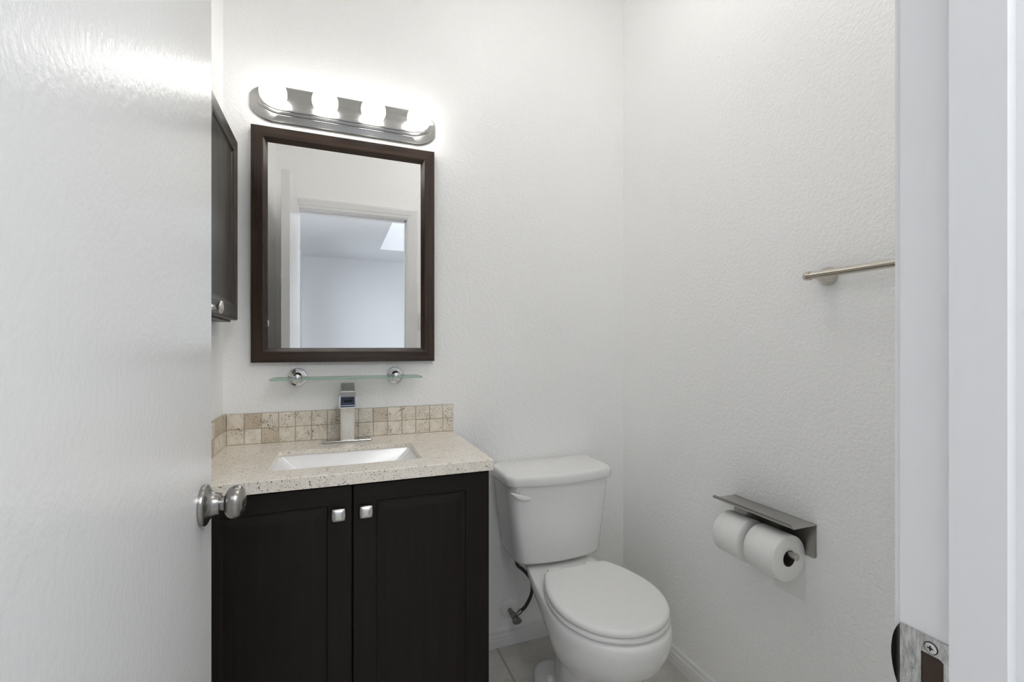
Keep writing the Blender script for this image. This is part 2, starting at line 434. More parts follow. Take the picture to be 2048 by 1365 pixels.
# ------------------------------------------------------------------ door
DX0, DX1, DY0, DY1, DZ0, DZ1 = -0.247, -0.2087, 0.250, 0.9465, 0.010, 2.040
bm = B(); box(bm, DX0, DX1, DY0, DY1, DZ0, DZ1, 0.0015, 0, 2)
door = struct('door_1', bm, DOOR, 'open white flat door with a nickel knob, at the left edge of the picture', 'door')
KY, KZ = 0.886, 0.919
def knob(side):
    x = DX1 if side > 0 else DX0
    ax = (side, 0, 0)
    bm = B()
    lathe(bm, [(0, .0335), (.0055, .0335), (.0072, .0325), (.0085, .0300), (.0100, .0265), (.0125, .0228), (.0160, .0198), (.0210, .0182), (.0262, .0176), (.0262, .0135)], (x, KY, KZ), ax, 56)
    ro = obj('rosette', bm, KNOBM, door, True)
    bm = B()
    lathe(bm, [(.0262, .0118), (.0325, .0122), (.0335, .0150), (.0352, .0195), (.0385, .0238), (.0430, .0266), (.0475, .0276), (.0520, .0270), (.0560, .0252), (.0580, .0238), (.0586, .0222), (.0602, .0205), (.0618, .0150), (.0622, .0075), (.0612, .0068), (.0612, .0001)], (x, KY, KZ), ax, 56)
    k = obj('door_knob', bm, KNOBM, door, True)
    bm = B(); box(bm, *(sorted((x + side*.0605, x + side*.0635))), KY-.0012, KY+.0012, KZ-.0052, KZ+.0052, .0005)
    obj('privacy_slot', bm, DKMET, k)
knob(1); knob(-1)
bm = B(); box(bm, -.2405, -.2155, DY1-.001, DY1+.0012, KZ-.028, KZ+.028, .0008); 
loft(bm, [[(-.234, DY1+.001, KZ-.010), (-.222, DY1+.001, KZ-.010), (-.222, DY1+.001, KZ+.010), (-.234, DY1+.001, KZ+.010)],
          [(-.234, DY1+.011, KZ-.010), (-.229, DY1+.011, KZ-.010), (-.229, DY1+.011, KZ+.010), (-.234, DY1+.011, KZ+.010)]])
obj('latch', bm, NICK, door)
for hz in (0.22, 1.03, 1.84):
    bm = B(); lathe(bm, [(0, .0055), (.085, .0055), (.087, .004)], (-.2515, .2515, hz-.043), (0, 0, 1), 14)
    obj('hinge', bm, NICK, door, True)

# strike plate on the right jamb
t = thing('strike_plate', 'worn metal latch strike plate on the white door jamb, bottom right', 'strike plate', (XJR, .225, .917))
bm = B(); z0, z1 = .889, .9452; xt = XJR - .0016
prof = [(.2068, z1-.0035), (.2068, z0+.0035), (.2090, z0), (.2440, z0), (.2440, z1), (.2090, z1)]
hole = [(.2140, .9290), (.2140, .9050), (.2160, .9030), (.2290, .9030), (.2290, .9310), (.2165, .9310)]
oR = [Vector((xt, y, z)) for y, z in prof]; iR = [Vector((xt, y, z)) for y, z in hole]
loft(bm, [[Vector((XJR, p.y, p.z)) for p in oR], oR, iR, [Vector((XJR-.0002, p.y, p.z)) for p in iR]], True, False)
plate = obj('plate', bm, m_scuffed(), t)
bm = B(); bm.faces.new([bm.verts.new((XJR-.0003, p.y, p.z)) for p in iR]); obj('latch_hole', bm, RAWWOOD, t)  # exposed wood, darkened in colour to stand in for recess shade
bm = B(); rings = []
for k in range(9):
    s = k/8; y = .2438 + .0085*s; x = xt + .0030*(1-math.cos(s*PI/2))
    hw = .0281*math.sqrt(max(.012, 1 - s**1.1))
    rings.append([(x, y, .917-hw), (x+.0012, y+.0004, .917-hw), (x+.0012, y+.0004, .917+hw), (x, y, .917+hw)])
loft(bm, rings); obj('curved_lip', bm, DKMET, t, True)  # the lip's dark reflection is put into its metal colour
for sz in (.9368, .8972):
    bm = B(); lathe(bm, [(0, .0042), (.0008, .0042), (.0010, .0036)], (xt, .2222, sz), (-1, 0, 0), 20)
    sc_ = obj('screw', bm, PULL, t, True)
    bm = B(); lathe(bm, [(0, .0049), (.0003, .0049)], (xt, .2222, sz), (-1, 0, 0), 20); obj('gap_shade_ring', bm, BLACK, t, True)  # black disc stands in for the dark gap round the screw head
    bm = B(); box(bm, xt-.0013, xt-.0007, .2222-.0020, .2222+.0020, sz-.0005, sz+.0005); box(bm, xt-.0013, xt-.0007, .2222-.0005, .2222+.0005, sz-.0020, sz+.0020)
    obj('cross_slot', bm, BLACK, sc_)

# light switch on the door wall (only in the mirror)
t = thing('light_switch', 'white light switch plate beside the doorway, at the right edge of the mirror', 'light switch', (.557, YW, 1.36))
obj('switch_plate', box(B(), .522, .592, YW-.0005, YW+.006, 1.30, 1.42, .002), PLAST, t, True)
obj('rocker', box(B(), .541, .573, YW+.005, YW+.010, 1.327, 1.393, .0015), PLAST, t, True)

# ------------------------------------------------------------------ vanity
CT, CB = 0.865, 0.835                       # counter top and underside
VX0, VX1, VF, VD = XL+.002, 0.4046, 1.2545, 1.2335   # cabinet sides, carcass front, door front
t = thing('vanity_cabinet', 'dark espresso two-door bathroom vanity under the quartz countertop', 'vanity cabinet', (.03, 1.47, 0))
bm = B()
box(bm, VX0, VX0+.018, VF, YB-.002, 0.10, CB, mi=0); box(bm, VX1-.018, VX1, VF, YB-.002, 0, CB)
box(bm, VX0, VX0+.018, VF+.06, YB-.002, 0, .10); box(bm, VX0+.018, VX1-.018, VF+.06, VF+.075, 0, .10)
box(bm, VX0+.018, VX1-.018, VF, YB-.002, .10, .118); box(bm, VX0+.018, VX1-.018, VF, VF+.018, CB-.04, CB); box(bm, VX0+.018, VX1-.018, VF, VF+.018, .118, .14)
box(bm, .018, .054, VF, VF+.018, .14, CB-.04)
obj('body', bm, VAN_V, t)
def vdoor(x0, x1, pl, pr):
    z0, z1 = .112, CB-.006
    zt, zb = 0.782, 0.185
    bm = B()
    def R(xa, xb, za, zc, y): return [Vector((xa, y, za)), Vector((xb, y, za)), Vector((xb, y, zc)), Vector((xa, y, zc))]
    rings = [R(x0, x1, z0, z1, VF-.0005), R(x0, x1, z0, z1, VD+.002), R(x0+.002, x1-.002, z0+.002, z1-.002, VD),
             R(pl, pr, zb, zt, VD), R(pl+.003, pr-.003, zb+.003, zt-.003, VD+.0035), R(pl+.008, pr-.008, zb+.008, zt-.008, VD+.0042),
             R(pl+.026, pr-.026, zb+.026, zt-.026, VD+.0015), R(pl+.028, pr-.028, zb+.028, zt-.028, VD+.0012)]
    loft(bm, rings, True, True, side_mi=[1, 0, 1, 0])
    return obj('door', bm, [VAN_V, VAN_H], t)
d1 = vdoor(VX0+.003, .0348, -.258, -.022); d2 = vdoor(.0378, VX1-.001, .094, .336)
for d_, kx in ((d1, .0030), (d2, .0690)):
    bm = B(); kz = .7605; y0 = VD - .018
    def pil(h, d, n=5):
        pts = []
        for (a, b) in (((-1, -1), (1, -1)), ((1, -1), (1, 1)), ((1, 1), (-1, 1)), ((-1, 1), (-1, -1))):
            for k in range(n):
                s = k/n; u = a[0]+(b[0]-a[0])*s; v = a[1]+(b[1]-a[1])*s
                bul = 1 + .09*(1-min(abs(u), abs(v))**2)
                pts.append(Vector((kx+u*h*bul, d, kz+v*h*bul)))
        return pts
    loft(bm, [pil(.0135, y0+.007), pil(.0150, y0+.004), pil(.0150, y0+.0015), pil(.0138, y0-.0005), pil(.0100, y0-.0032), pil(.0055, y0-.0047), pil(.0015, y0-.0053)])
    lathe(bm, [(0, .009), (.003, .0075), (.006, .006), (.013, .007)], (kx, VD, kz), (0, -1, 0), 20)
    obj('knob', bm, PULL, d_, True, angle=50)

# countertop with the sink cut-out
SKX0, SKX1, SKY0, SKY1 = -.165, .228, 1.303, 1.536
CF, CX0, CX1 = 1.217, XL+.001, 0.411
t = thing('countertop', 'speckled beige quartz countertop with a rectangular sink cut-out on the vanity', 'countertop', (.03, 1.46, CB))
bm = B()
outer = rrect((CX0+CX1)/2, (CF+YB-.001)/2, (CX1-CX0)/2, (YB-.001-CF)/2, .002, 6)
inner = rrect((SKX0+SKX1)/2, (SKY0+SKY1)/2, (SKX1-SKX0)/2, (SKY1-SKY0)/2, .012, 6)
def rng(pts, z, off=0):
    return [Vector((x, y, z)) for x, y in pts]
lip = rrect((SKX0+SKX1)/2, (SKY0+SKY1)/2, (SKX1-SKX0)/2+.045, (SKY1-SKY0)/2+.045, .012, 6)
CS = CT - .013
loft(bm, [rng(inner, CS), rng(lip, CS), rng(lip, CB), rng(outer, CB), rng(outer, CT-.0015), [Vector((max(CX0, min(CX1-.0015, x)), max(CF+.0015, y), CT)) for x, y in outer], rng(inner, CT), rng(inner, CS)], False, False)
bmesh.ops.remove_doubles(bm, verts=bm.verts, dist=1e-5)
obj('slab', bm, QUARTZ, t)

# sink basin
t = thing('sink', 'white rectangular undermount sink basin sunk in the beige countertop', 'sink', (.03, 1.42, CB-.14))
bm = B(); cx, cy, hx, hy = (SKX0+SKX1)/2, (SKY0+SKY1)/2, (SKX1-SKX0)/2, (SKY1-SKY0)/2
def rr(h_x, h_y, r, z, dy=0): return [Vector((x, y+dy, z)) for x, y in rrect(cx, cy, h_x, h_y, r, 6)]
zt = CS-.0006
loft(bm, [rr(hx+.020, hy+.020, .02, zt), rr(hx+.004, hy+.004, .014, zt), rr(hx+.002, hy+.002, .014, zt-.006), rr(hx-.086, hy-.028, .016, zt-.086),
          rr(hx-.096, hy-.036, .018, zt-.100), rr(hx-.112, hy-.050, .022, zt-.108), rr(.045, .040, .03, zt-.118), rr(.024, .024, .0235, zt-.120)], False, True)
loft(bm, [rr(hx+.020, hy+.020, .02, zt), rr(hx+.020, hy+.020, .02, zt-.012), rr(hx-.070, hy-.012, .02, zt-.100), rr(hx-.075, hy-.035, .02, zt-.130)], False, True)
bmesh.ops.remove_doubles(bm, verts=bm.verts, dist=1e-5)
obj('basin', bm, SINKM, t, True)
bm = B(); lathe(bm, [(0, .0225), (.002, .0225), (.003, .020), (.002, .014), (.004, .013), (.005, .009), (.005, .0001)], (cx, cy, zt-.1198), (0, 0, 1), 28)
obj('drain', bm, CHROME, t, True)

# tile backsplashes: one strip behind, one on the left wall
def tiles(name, label, n, place, loc, length):
    t_ = thing(name, label, 'backsplash', loc)
    bm = B(); lay = bm.faces.layers.float.new('tile')
    P = .0502
    def add(u0, u1, v0, v1, d0, d1, mi, val, bev):
        before = set(bm.faces)
        tmp = B(); box(tmp, u0, u1, d0, d1, v0, v1, bev, 0, 2)
        vm = {}
        for v in tmp.verts:
            jx = (random.random()-.5)*.0006 if bev else 0
            vm[v] = bm.verts.new(place(v.co.x + jx, v.co.y, v.co.z))
        for f in tmp.faces:
            g = bm.faces.new([vm[v] for v in f.verts]); g.material_index = mi; g[lay] = val
        tmp.free()
    add(0, length, CT+.0003, CT+.1003, 0, .0068, 1, 0, 0)
    for i in range(n):
        for j in range(2):
            u0 = i*P + .0012; u1 = min((i+1)*P - .0012, length)
            if u1 - u0 < .004: continue
            r = random.random(); val = r*.50 if random.random() < .86 else .85 + .15*r
            add(u0 + random.uniform(-.0004, .0004), u1 + random.uniform(-.0004, .0004), CT+.0008+j*.0500, CT+.0490+j*.0500 + random.uniform(-.0006, .0004), .0005, .0090 + random.uniform(-.0006, .0006), 0, val, .0016)
    o = obj('tile_strip', bm, [TRAV, GROUT], t_)
tiles('tile_backsplash', 'two-row cream travertine tile strip on the back wall behind the faucet', 15, lambda u, d, v: (XL+.0105+u-.0005, YB-.0002-d, v), (.03, YB, CT), .744)
random.seed(21)
tiles('tile_backsplash', 'short travertine tile strip on the left wall beside the open door', 10, lambda u, d, v: (XL+.0002+d, YB-.0005-u, v), (XL, 1.46, CT), .482)

# faucet
t = thing('faucet', 'brushed nickel waterfall faucet with a flat lever behind the sink', 'faucet', (.032, 1.64, CT))
fx = .0320
bm = B(); box(bm, -.046, .1075, 1.6085, 1.6690, CT+.0001, CT+.0065, .0012); obj('deck_plate', bm, DECKM, t)
bm = B()
rings = []
for (z, yf, yb_) in ((CT+.006, 1.6340, 1.664), (CT+.03, 1.6350, 1.664), (CT+.06, 1.6362, 1.664), (CT+.09, 1.6362, 1.664), (CT+.110, 1.6350, 1.664), (CT+.124, 1.630, 1.664)):
    rings.append([Vector((x, y, z)) for x, y in rrect(fx, (yf+yb_)/2, .0226, (yb_-yf)/2, .0025, 3)])
loft(bm, rings); obj('column', bm, NICKZ, t, True)
def pl(y, z, tilt): return z + (y-1.60)*tilt
bm = B(); sw = .0280; y0, y1 = 1.5480, 1.6640
zb, zt_ = CT+.121, CT+.160
# open trough spout: floor, two cheeks, back block and cover
box(bm, fx-sw, fx+sw, y0, y1, zb, zb+.004, .0008); box(bm, fx-sw, fx-sw+.004, y0, y1, zb+.003, zt_, .0008); box(bm, fx+sw-.004, fx+sw, y0, y1, zb+.003, zt_, .0008)
box(bm, fx-sw+.0035, fx+sw-.0035, 1.590, y1, zb+.003, zt_, .0008); box(bm, fx-sw+.0035, fx+sw-.0035, 1.575, 1.592, zt_-.005, zt_, .0008)
sp = obj('spout', bm, CHROME, t)
bm = B(); rect_loops(bm, lambda x, d, z: (x, 1.5895-d, z), fx-.0215, fx+.0215, zb+.0055, zt_-.007, [(0, 0), (0, .004), (.009, .004), (.010, .0004)], True, None, 1)
obj('water_outlet', bm, [BLUEST, BLACK], sp)
bm = B()
lathe(bm, [(0, .0185), (.010, .0185), (.012, .0165)], (fx, 1.640, zt_-.001), (0, 0, 1), 32)
rings = []
for y, zc, h in ((1.548, zt_+.0065, .0085), (1.556, zt_+.0085, .0090), (1.600, zt_+.0165, .0085), (1.652, zt_+.0260, .0080), (1.660, zt_+.0272, .0075)):
    rings.append([Vector((fx+sx*.0215, y, zc+sz*h)) for sx, sz in ((-1, -1), (1, -1), (1, 1), (-1, 1))])
loft(bm, rings); bmesh.ops.bevel(bm, geom=[e for e in bm.edges if e.calc_length() > .03], offset=.0012, segments=2, profile=.5, affect='EDGES')
obj('lever_handle', bm, LEVER, t)

# ------------------------------------------------------------------ mirror
MX0, MX1, MZ0, MZ1, MF = -.2620, .3360, 1.131, 1.9060, 1.675
t = thing('wall_mirror', 'rectangular mirror in a dark walnut frame over the vanity, under the light bar', 'mirror', ((MX0+MX1)/2, YB, MZ0))
bm = B()
rect_loops(bm, lambda x, d, z: (x, YB-d, z), MX0, MX1, MZ0, MZ1,
           [(0, .0005), (0, .0225), (.0012, .0248), (.0340, .0255), (.0365, .0245), (.0480, .0125), (.0490, .0110)], cap=False, mis=[1, 0, 1, 0])
obj('frame', bm, [FR_V, FR_H], t)
bm = B(); kk = .003; mcx = (MX0+MX1)/2
def gy(x, d): return YB - d + kk*(x-mcx)
a0, a1, b0, b1 = MX0+.047, MX1-.047, MZ0+.047, MZ1-.047
loft(bm, [[(x, gy(x, d), z) for x, z in ((a0, b0), (a1, b0), (a1, b1), (a0, b1))] for d in (.005, .0115)])
obj('mirror_glass', bm, MIRR, t)

# ------------------------------------------------------------------ vanity light bar
t = thing('vanity_light', 'satin metal four-bulb light bar glowing above the mirror', 'light fixture', (.0365, YB, 1.99))
LX, LZ = .0370, 1.9915
def outline(ins, y, hw=.3035, hh=.0610, rx=.066, rz=.042, n=8):
    hw -= ins; hh -= ins; k = max(.25, 1 - ins/.07); ax_, az = min(rx*1.0, hw), min(rz*k, hh)
    pts = []
    for sx, sz, a0 in ((1, 1, 0), (-1, 1, PI/2), (-1, -1, PI), (1, -1, 1.5*PI)):
        for i in range(n+1):
            a = a0 + PI/2*i/n
            # flattened diagonal corner
            c, s = math.cos(a), math.sin(a); e = 1.22
            c = math.copysign(abs(c)**e, c); s = math.copysign(abs(s)**e, s)
            pts.append(Vector((LX + sx*(hw-ax_) + ax_*c, y, LZ + sz*(hh-az) + az*s)))
    return pts
bm = B(); 
prof = [(0, YB-.0005), (0, YB-.0060), (.0020, YB-.0078), (.0045, YB-.0080), (.0220, YB-.0150), (.0235, YB-.0150), (.0245, YB-.0185), (.0270, YB-.0195), (.0320, YB-.0215), (.0330, YB-.0215), (.0340, YB-.0250), (.0365, YB-.0260), (.0390, YB-.0265)]
loft(bm, [outline(i, y) for i, y in prof], True, True)
obj('backplate', bm, FIXT, t, True, angle=20)
by = 1.622
for i, bx in enumerate((-.1905, -.0375, .1155, .2695)):
    bm = B(); lathe(bm, [(0, .0210), (.004, .0210), (.010, .0190), (.0125, .0188)], (bx, YB-.0260, LZ), (0, -1, 0), 32)
    obj('lamp_socket', bm, PLAST, t, True)
    bm = B(); R_ = .0405; prof = [(-.0375+.0005, .0130), (-.0360, .0150)]
    for k in range(1, 25):
        a = PI*(1 - k/24.0)*.865
        prof.append((R_*math.cos(a), R_*math.sin(a) if k < 24 else .0001))
    lathe(bm, prof, (bx, by, LZ), (0, -1, 0), 40); 
    obj('globe_bulb', bm, BULB, t, True, angle=60)

# added fill light shaped as a hall lamp, unseen behind the camera
t = thing('hall_fill_light', 'added fill light shaped like a long hall ceiling lamp, above and behind the camera', 'fill light', (.48, -.62, HZ))
bm = B(); box(bm, .15, .81, -1.03, -.21, HZ-.03, HZ-.0005, .004); obj('fill_base', bm, PLAST, t)
bm = B(); loft(bm, [[Vector((.48+sx*hx_, -.62+sy*hy_, z)) for sx, sy in ((-1, -1), (1, -1), (1, 1), (-1, 1))] for hx_, hy_, z in ((.31, .39, HZ-.029), (.31, .39, HZ-.055), (.28, .36, HZ-.085), (.20, .28, HZ-.098))])
obj('diffuser', bm, FILLM, t)

# added bathroom fill light shaped as a dome lamp, unseen above the picture
t = thing('ceiling_fill_light', 'added fill light shaped like a round dome lamp on the bathroom ceiling, above the picture', 'fill light', (.66, .98, HC))
bm = B(); lathe(bm, [(0.0005, .205), (.018, .205), (.022, .200)], (.66, .98, HC), (0, 0, -1), 48); obj('fill_base', bm, PLAST, t, True)
bm = B(); lathe(bm, [(.022, .190), (.040, .186), (.065, .165), (.085, .120), (.096, .060), (.099, .0001)], (.66, .98, HC), (0, 0, -1), 48); obj('dome', bm, DOMEM, t, True)

# ------------------------------------------------------------------ glass shelf
GZ = 1.080
t = thing('glass_shelf', 'narrow clear glass shelf on two round chrome brackets below the mirror', 'shelf', (.0355, YB, GZ))
bm = B(); box(bm, -.196, .2735, 1.575, 1.682, GZ-.003, GZ+.003, .0008)
for f in bm.faces: f.material_index = 0 if abs(f.normal.z) > .9 else 1
obj('glass_pane', bm, [GLASS, GLEDGE], t)
for bx in (-.1260, .1970):
    bm = B()
    lathe(bm, [(0, .0305), (.003, .0305), (.0048, .0290), (.0055, .0235), (.0062, .0232), (.0078, .0225), (.0100, .0180), (.0125, .0165), (.0150, .0150), (.0180, .0120), (.0250, .0110), (.0262, .0125), (.0300, .0142), (.0345, .0142), (.0385, .0120), (.0410, .0075), (.0420, .0001)], (bx, YB, GZ), (0, -1, 0), 44)
    obj('bracket', bm, CHROME, t, True, angle=25)

# ------------------------------------------------------------------ small wall cabinet on the left wall
WX, WY0_, WY1_, WZ0, WZ1 = -.2850, 1.262, 1.607, 1.264, 1.8125
t = thing('medicine_cabinet', 'dark weathered-wood wall cabinet partly hidden behind the open white door', 'medicine cabinet', (XL, 1.43, WZ0))
bm = B(); box(bm, XL+.0003, WX-.0190, WY0_+.004, WY1_-.004, WZ0-.006, WZ1-.004, .0008); obj('body', bm, CAB_V, t)
bm = B()
def RC(i_, d): return [Vector((WX-d, y, z)) for y, z in ((WY0_+i_, WZ0+i_), (WY1_-i_, WZ0+i_), (WY1_-i_, WZ1-i_), (WY0_+i_, WZ1-i_))]
loft(bm, [RC(0, .0185), RC(0, .004), RC(.003, .001), RC(.006, 0), RC(.040, 0), RC(.042, .0012), RC(.046, .0012), RC(.049, .0060), RC(.053, .0085), RC(.056, .0085)], True, True, side_mi=[1, 0, 1, 0])
cd = obj('door', bm, [CAB_V, CAB_H], t)
bm = B(); lathe(bm, [(0, .0070), (.004, .0048), (.010, .0042), (.014, .0055), (.0165, .0095), (.019, .0125), (.022, .0128), (.0245, .0108), (.0262, .006), (.0268, .0001)], (WX, 1.2850, 1.279), (1, 0, 0), 32, su=1.0, sv=1.25)
obj('knob', bm, NICK, cd, True, angle=50)

# ------------------------------------------------------------------ toilet
TX = .767
t = thing('toilet', 'white two-piece toilet with closed lid between the vanity and the right wall', 'toilet', (TX, 1.3, 0))
def bowl_ring(z, yb, yf, hw, hb, ym, n=56):
    """egg-shaped section: front half ellipse, back tapering to half width hb"""
    pts = []
    for i in range(n):
        a = 2*PI*i/n - PI/2
        c, s = math.cos(a), math.sin(a)
        if s < 0:
            x, y = hw*c, ym + (ym-yf)*s
        else:
            e = .47
            cc = math.copysign(abs(c)**e, c); ss = s**.9
            y = ym + (yb-ym)*ss
            x = cc*(hw + (hb-hw)*min(1, (y-ym)/max(1e-6, (yb-ym))))
        pts.append(Vector((TX+x, y, z)))
    return pts
bm = B()
secs = [(.000, 1.500, 1.165, .107, .050, 1.30), (.012, 1.500, 1.160, .109, .052, 1.30), (.055, 1.500, 1.165, .102, .046, 1.30), (.110, 1.510, 1.172, .096, .043, 1.30),
        (.150, 1.520, 1.162, .098, .046, 1.30), (.190, 1.535, 1.132, .112, .052, 1.28), (.225, 1.555, 1.085, .134, .060, 1.26), (.262, 1.580, 1.035, .156, .072, 1.24),
        (.300, 1.605, 1.002, .171, .098, 1.22), (.335, 1.630, .988, .177, .118, 1.21), (.362, 1.650, .984, .179, .128, 1.21), (.380, 1.655, .986, .178, .132, 1.21),
        (.3885, 1.654, .990, .174, .129, 1.21), (.3915, 1.648, .998, .166, .123, 1.21)]
loft(bm, [bowl_ring(*s) for s in secs])
# side foot flange with the bolt
for sx in (-1, 1):
    rings = []
    for z, k in ((0, 1.0), (.022, 1.0), (.032, .95), (.040, .82), (.046, .60)):
        rings.append([Vector((TX + sx*.060 + .068*k*math.cos(a), 1.425 + .100*k*math.sin(a), z)) for a in (2*PI*i/36 for i in range(36))])
    loft(bm, rings)
obj('bowl', bm, PORC, t, True, angle=45)
for sx in (-1, 1):
    bm = B(); lathe(bm, [(0, .0145), (.010, .0145), (.017, .0125), (.021, .0080), (.0225, .0001)], (TX + sx*.0890, 1.400, .0435), (0, 0, 1), 24)
    obj('bolt_cap', bm, PLAST, t, True, angle=60)
def tank_ring(z, hx, yf, yb_, bow, r=.028, n=8):
    pts = rrect(TX+.002, (yf+yb_)/2, hx, (yb_-yf)/2, r, n); out = []
    # densify the front edge so it can bow
    P = []
    for i, p in enumerate(pts):
        q = pts[(i+1) % len(pts)]; P.append(p)
        if abs(q[1]-p[1]) < 1e-6 and abs(q[0]-p[0]) > .1:
            for k in range(1, 14): P.append((p[0]+(q[0]-p[0])*k/14, p[1]))
    for x, y in P:
        f = max(0.0, 1-((x-TX-.002)/hx)**2)
        w = max(0.0, min(1.0, (yb_-y)/(yb_-yf)))
        out.append(Vector((x, y - bow*f*w, z)))
    return out
bm = B()
loft(bm, [tank_ring(.402, .158, 1.512, 1.668, .024, .03), tank_ring(.407, .168, 1.502, 1.677, .026, .03), tank_ring(.416, .172, 1.499, 1.680, .027, .03), tank_ring(.55, .190, 1.495, 1.682, .028, .03), tank_ring(.691, .206, 1.492, 1.684, .029, .03)])
obj('tank', bm, PORC, t, True, angle=45)
bm = B()
loft(bm, [tank_ring(.690, .211, 1.486, 1.686, .030, .034), tank_ring(.692, .2165, 1.481, 1.688, .031, .036), tank_ring(.698, .2185, 1.479, 1.689, .031, .036), tank_ring(.716, .2185, 1.479, 1.689, .031, .036),
          tank_ring(.7235, .2160, 1.4815, 1.6885, .031, .035), tank_ring(.7285, .2110, 1.487, 1.685, .031, .032), tank_ring(.7300, .2040, 1.494, 1.679, .031, .028)])
obj('tank_lid', bm, PORC, t, True, angle=60)
# flush lever
bm = B(); lathe(bm, [(0, .0215), (.006, .0215), (.009, .0195), (.010, .0140), (.010, .0001)], (.6165, 1.4900, .6625), (0, -1, 0), 32)
rings = []
for s in [i/12 for i in range(13)]:
    x = .6350 - .0760*s; z = .6470 + .0300*s - .006*math.sin(PI*s); wd = .0115*(math.sin(PI*(.10+.86*s)))**.8*(1-.35*s); y = 1.4760 - .007*s
    rings.append([Vector((x + math.cos(a)*wd*.25, y + math.sin(a)*.0052, z + math.cos(a)*wd)) for a in (2*PI*k/14 for k in range(14))])
loft(bm, rings); obj('flush_lever', bm, PLAST, t, True, angle=50)
# seat and lid
def seat_ring(z, k, yb_=1.388, n=None):
    tab = [(1.388, .098), (1.384, .110), (1.372, .121), (1.345, .135), (1.311, .149), (1.267, .161), (1.22, .168), (1.18, .168), (1.140, .1615), (1.10, .147), (1.065, .126), (1.038, .099), (1.018, .066), (1.007, .033)]
    pts = [(TX + w*1, y) for y, w in tab] + [(TX, 1.0035)] + [(TX - w, y) for y, w in reversed(tab)]
    c = Vector((TX, 1.2))
    out = []
    for x, y in pts:
        d = Vector((x, y)) - c; L = d.length
        d = d*((L+k)/L); yy = c.y + d.y
        out.append(Vector((c.x + d.x, min(yy, yb_+k*.4), z)))
    return out
def smooth_ring(r, n=4):
    P = r; m = len(P); out = []
    for i in range(m):
        a, b, c, d = P[(i-1) % m], P[i], P[(i+1) % m], P[(i+2) % m]
        sharp = (b-c).length > .15
        if (a-b).length > .15: a = b
        if (d-c).length > .15: d = c
        for k in range(n):
            s = k/n
            out.append(b.lerp(c, s) if sharp else 0.5*((2*b)+(c-a)*s+(2*a-5*b+4*c-d)*s*s+(3*b-a-3*c+d)*s**3))
    return out
bm = B(); loft(bm, [smooth_ring(seat_ring(z, k)) for z, k in ((.3925, -.006), (.3950, .002), (.4010, .006), (.4065, .005), (.4095, -.001))])
obj('seat', bm, SEATM, t, True, angle=60)
bm = B(); loft(bm, [smooth_ring(seat_ring(z, k)) for z, k in ((.4105, -.006), (.4120, .001), (.4170, .0045), (.4225, .0040), (.4270, .0005), (.4295, -.004), (.4305, -.010), (.4312, -.030), (.4318, -.07))])
obj('seat_lid', bm, SEATM, t, True, angle=60)
for sx in (-1, 1):
    bm = B(); box(bm, TX+sx*.072-.022, TX+sx*.072+.022, 1.3895, 1.418, .3915, .4200, .004, 0, 3); obj('seat_hinge', bm, SEATM, t, True, angle=60)
# dark tank gasket and shadow gap piece
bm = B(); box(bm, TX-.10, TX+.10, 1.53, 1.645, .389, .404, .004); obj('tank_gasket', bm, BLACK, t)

# water supply valve and hose
t = thing('water_supply_valve', 'grey shut-off valve with a dark braided hose low on the wall beside the toilet', 'valve', (.640, YB, .137))
ez = .1385
bm = B(); lathe(bm, [(0, .0360), (.002, .0360), (.006, .0320), (.010, .0200), (.011, .0090)], (.639, YB, ez), (0, -1, 0), 36); obj('escutcheon', bm, PLAST, t, True)
bm = B(); lathe(bm, [(.008, .0085), (.034, .0085), (.034, .0105), (.042, .0105), (.042, .0090), (.050, .0090), (.050, .0120), (.074, .0120), (.074, .0080), (.082, .0080)], (.639, YB, ez), (0, -1, 0), 24)
lathe(bm, [(0, .0068), (.020, .0068), (.020, .0088), (.034, .0088), (.034, .0065)], (.639, YB-.060, ez), (.85, 0, .53), 20); obj('valve_body', bm, GREYMET, t, True)
bm = B(); lathe(bm, [(.080, .0085), (.083, .0130), (.094, .0135), (.097, .0110), (.097, .0001)], (.639, YB, ez), (0, -1, 0), 24, su=1.35, sv=.8); obj('valve_handle', bm, GREYMET, t, True)
pts = spline([(.666, 1.640, .155), (.690, 1.642, .172), (.714, 1.644, .215), (.712, 1.644, .265), (.680, 1.638, .310), (.646, 1.622, .345), (.633, 1.608, .380), (.632, 1.604, .4015)], 8)
bm = B(); tube(bm, pts, .0066, 14); hs = obj('braided_hose', bm, HOSE, t, True)
bm = B(); lathe(bm, [(0, .0090), (.012, .0105), (.0195, .0105)], (.632, 1.604, .382), (0, 0, 1), 12); obj('coupling_nut', bm, BLACK, t)

# ------------------------------------------------------------------ toilet paper holder and rolls
t = thing('toilet_paper_holder', 'satin steel double toilet paper holder with a flat shelf on the right wall', 'toilet paper holder', (XR, .96, .62))
HY_0, HY_1, HZT, HXF = .8305, 1.0960, .7140, 1.0905
bm = B(); th = .0018
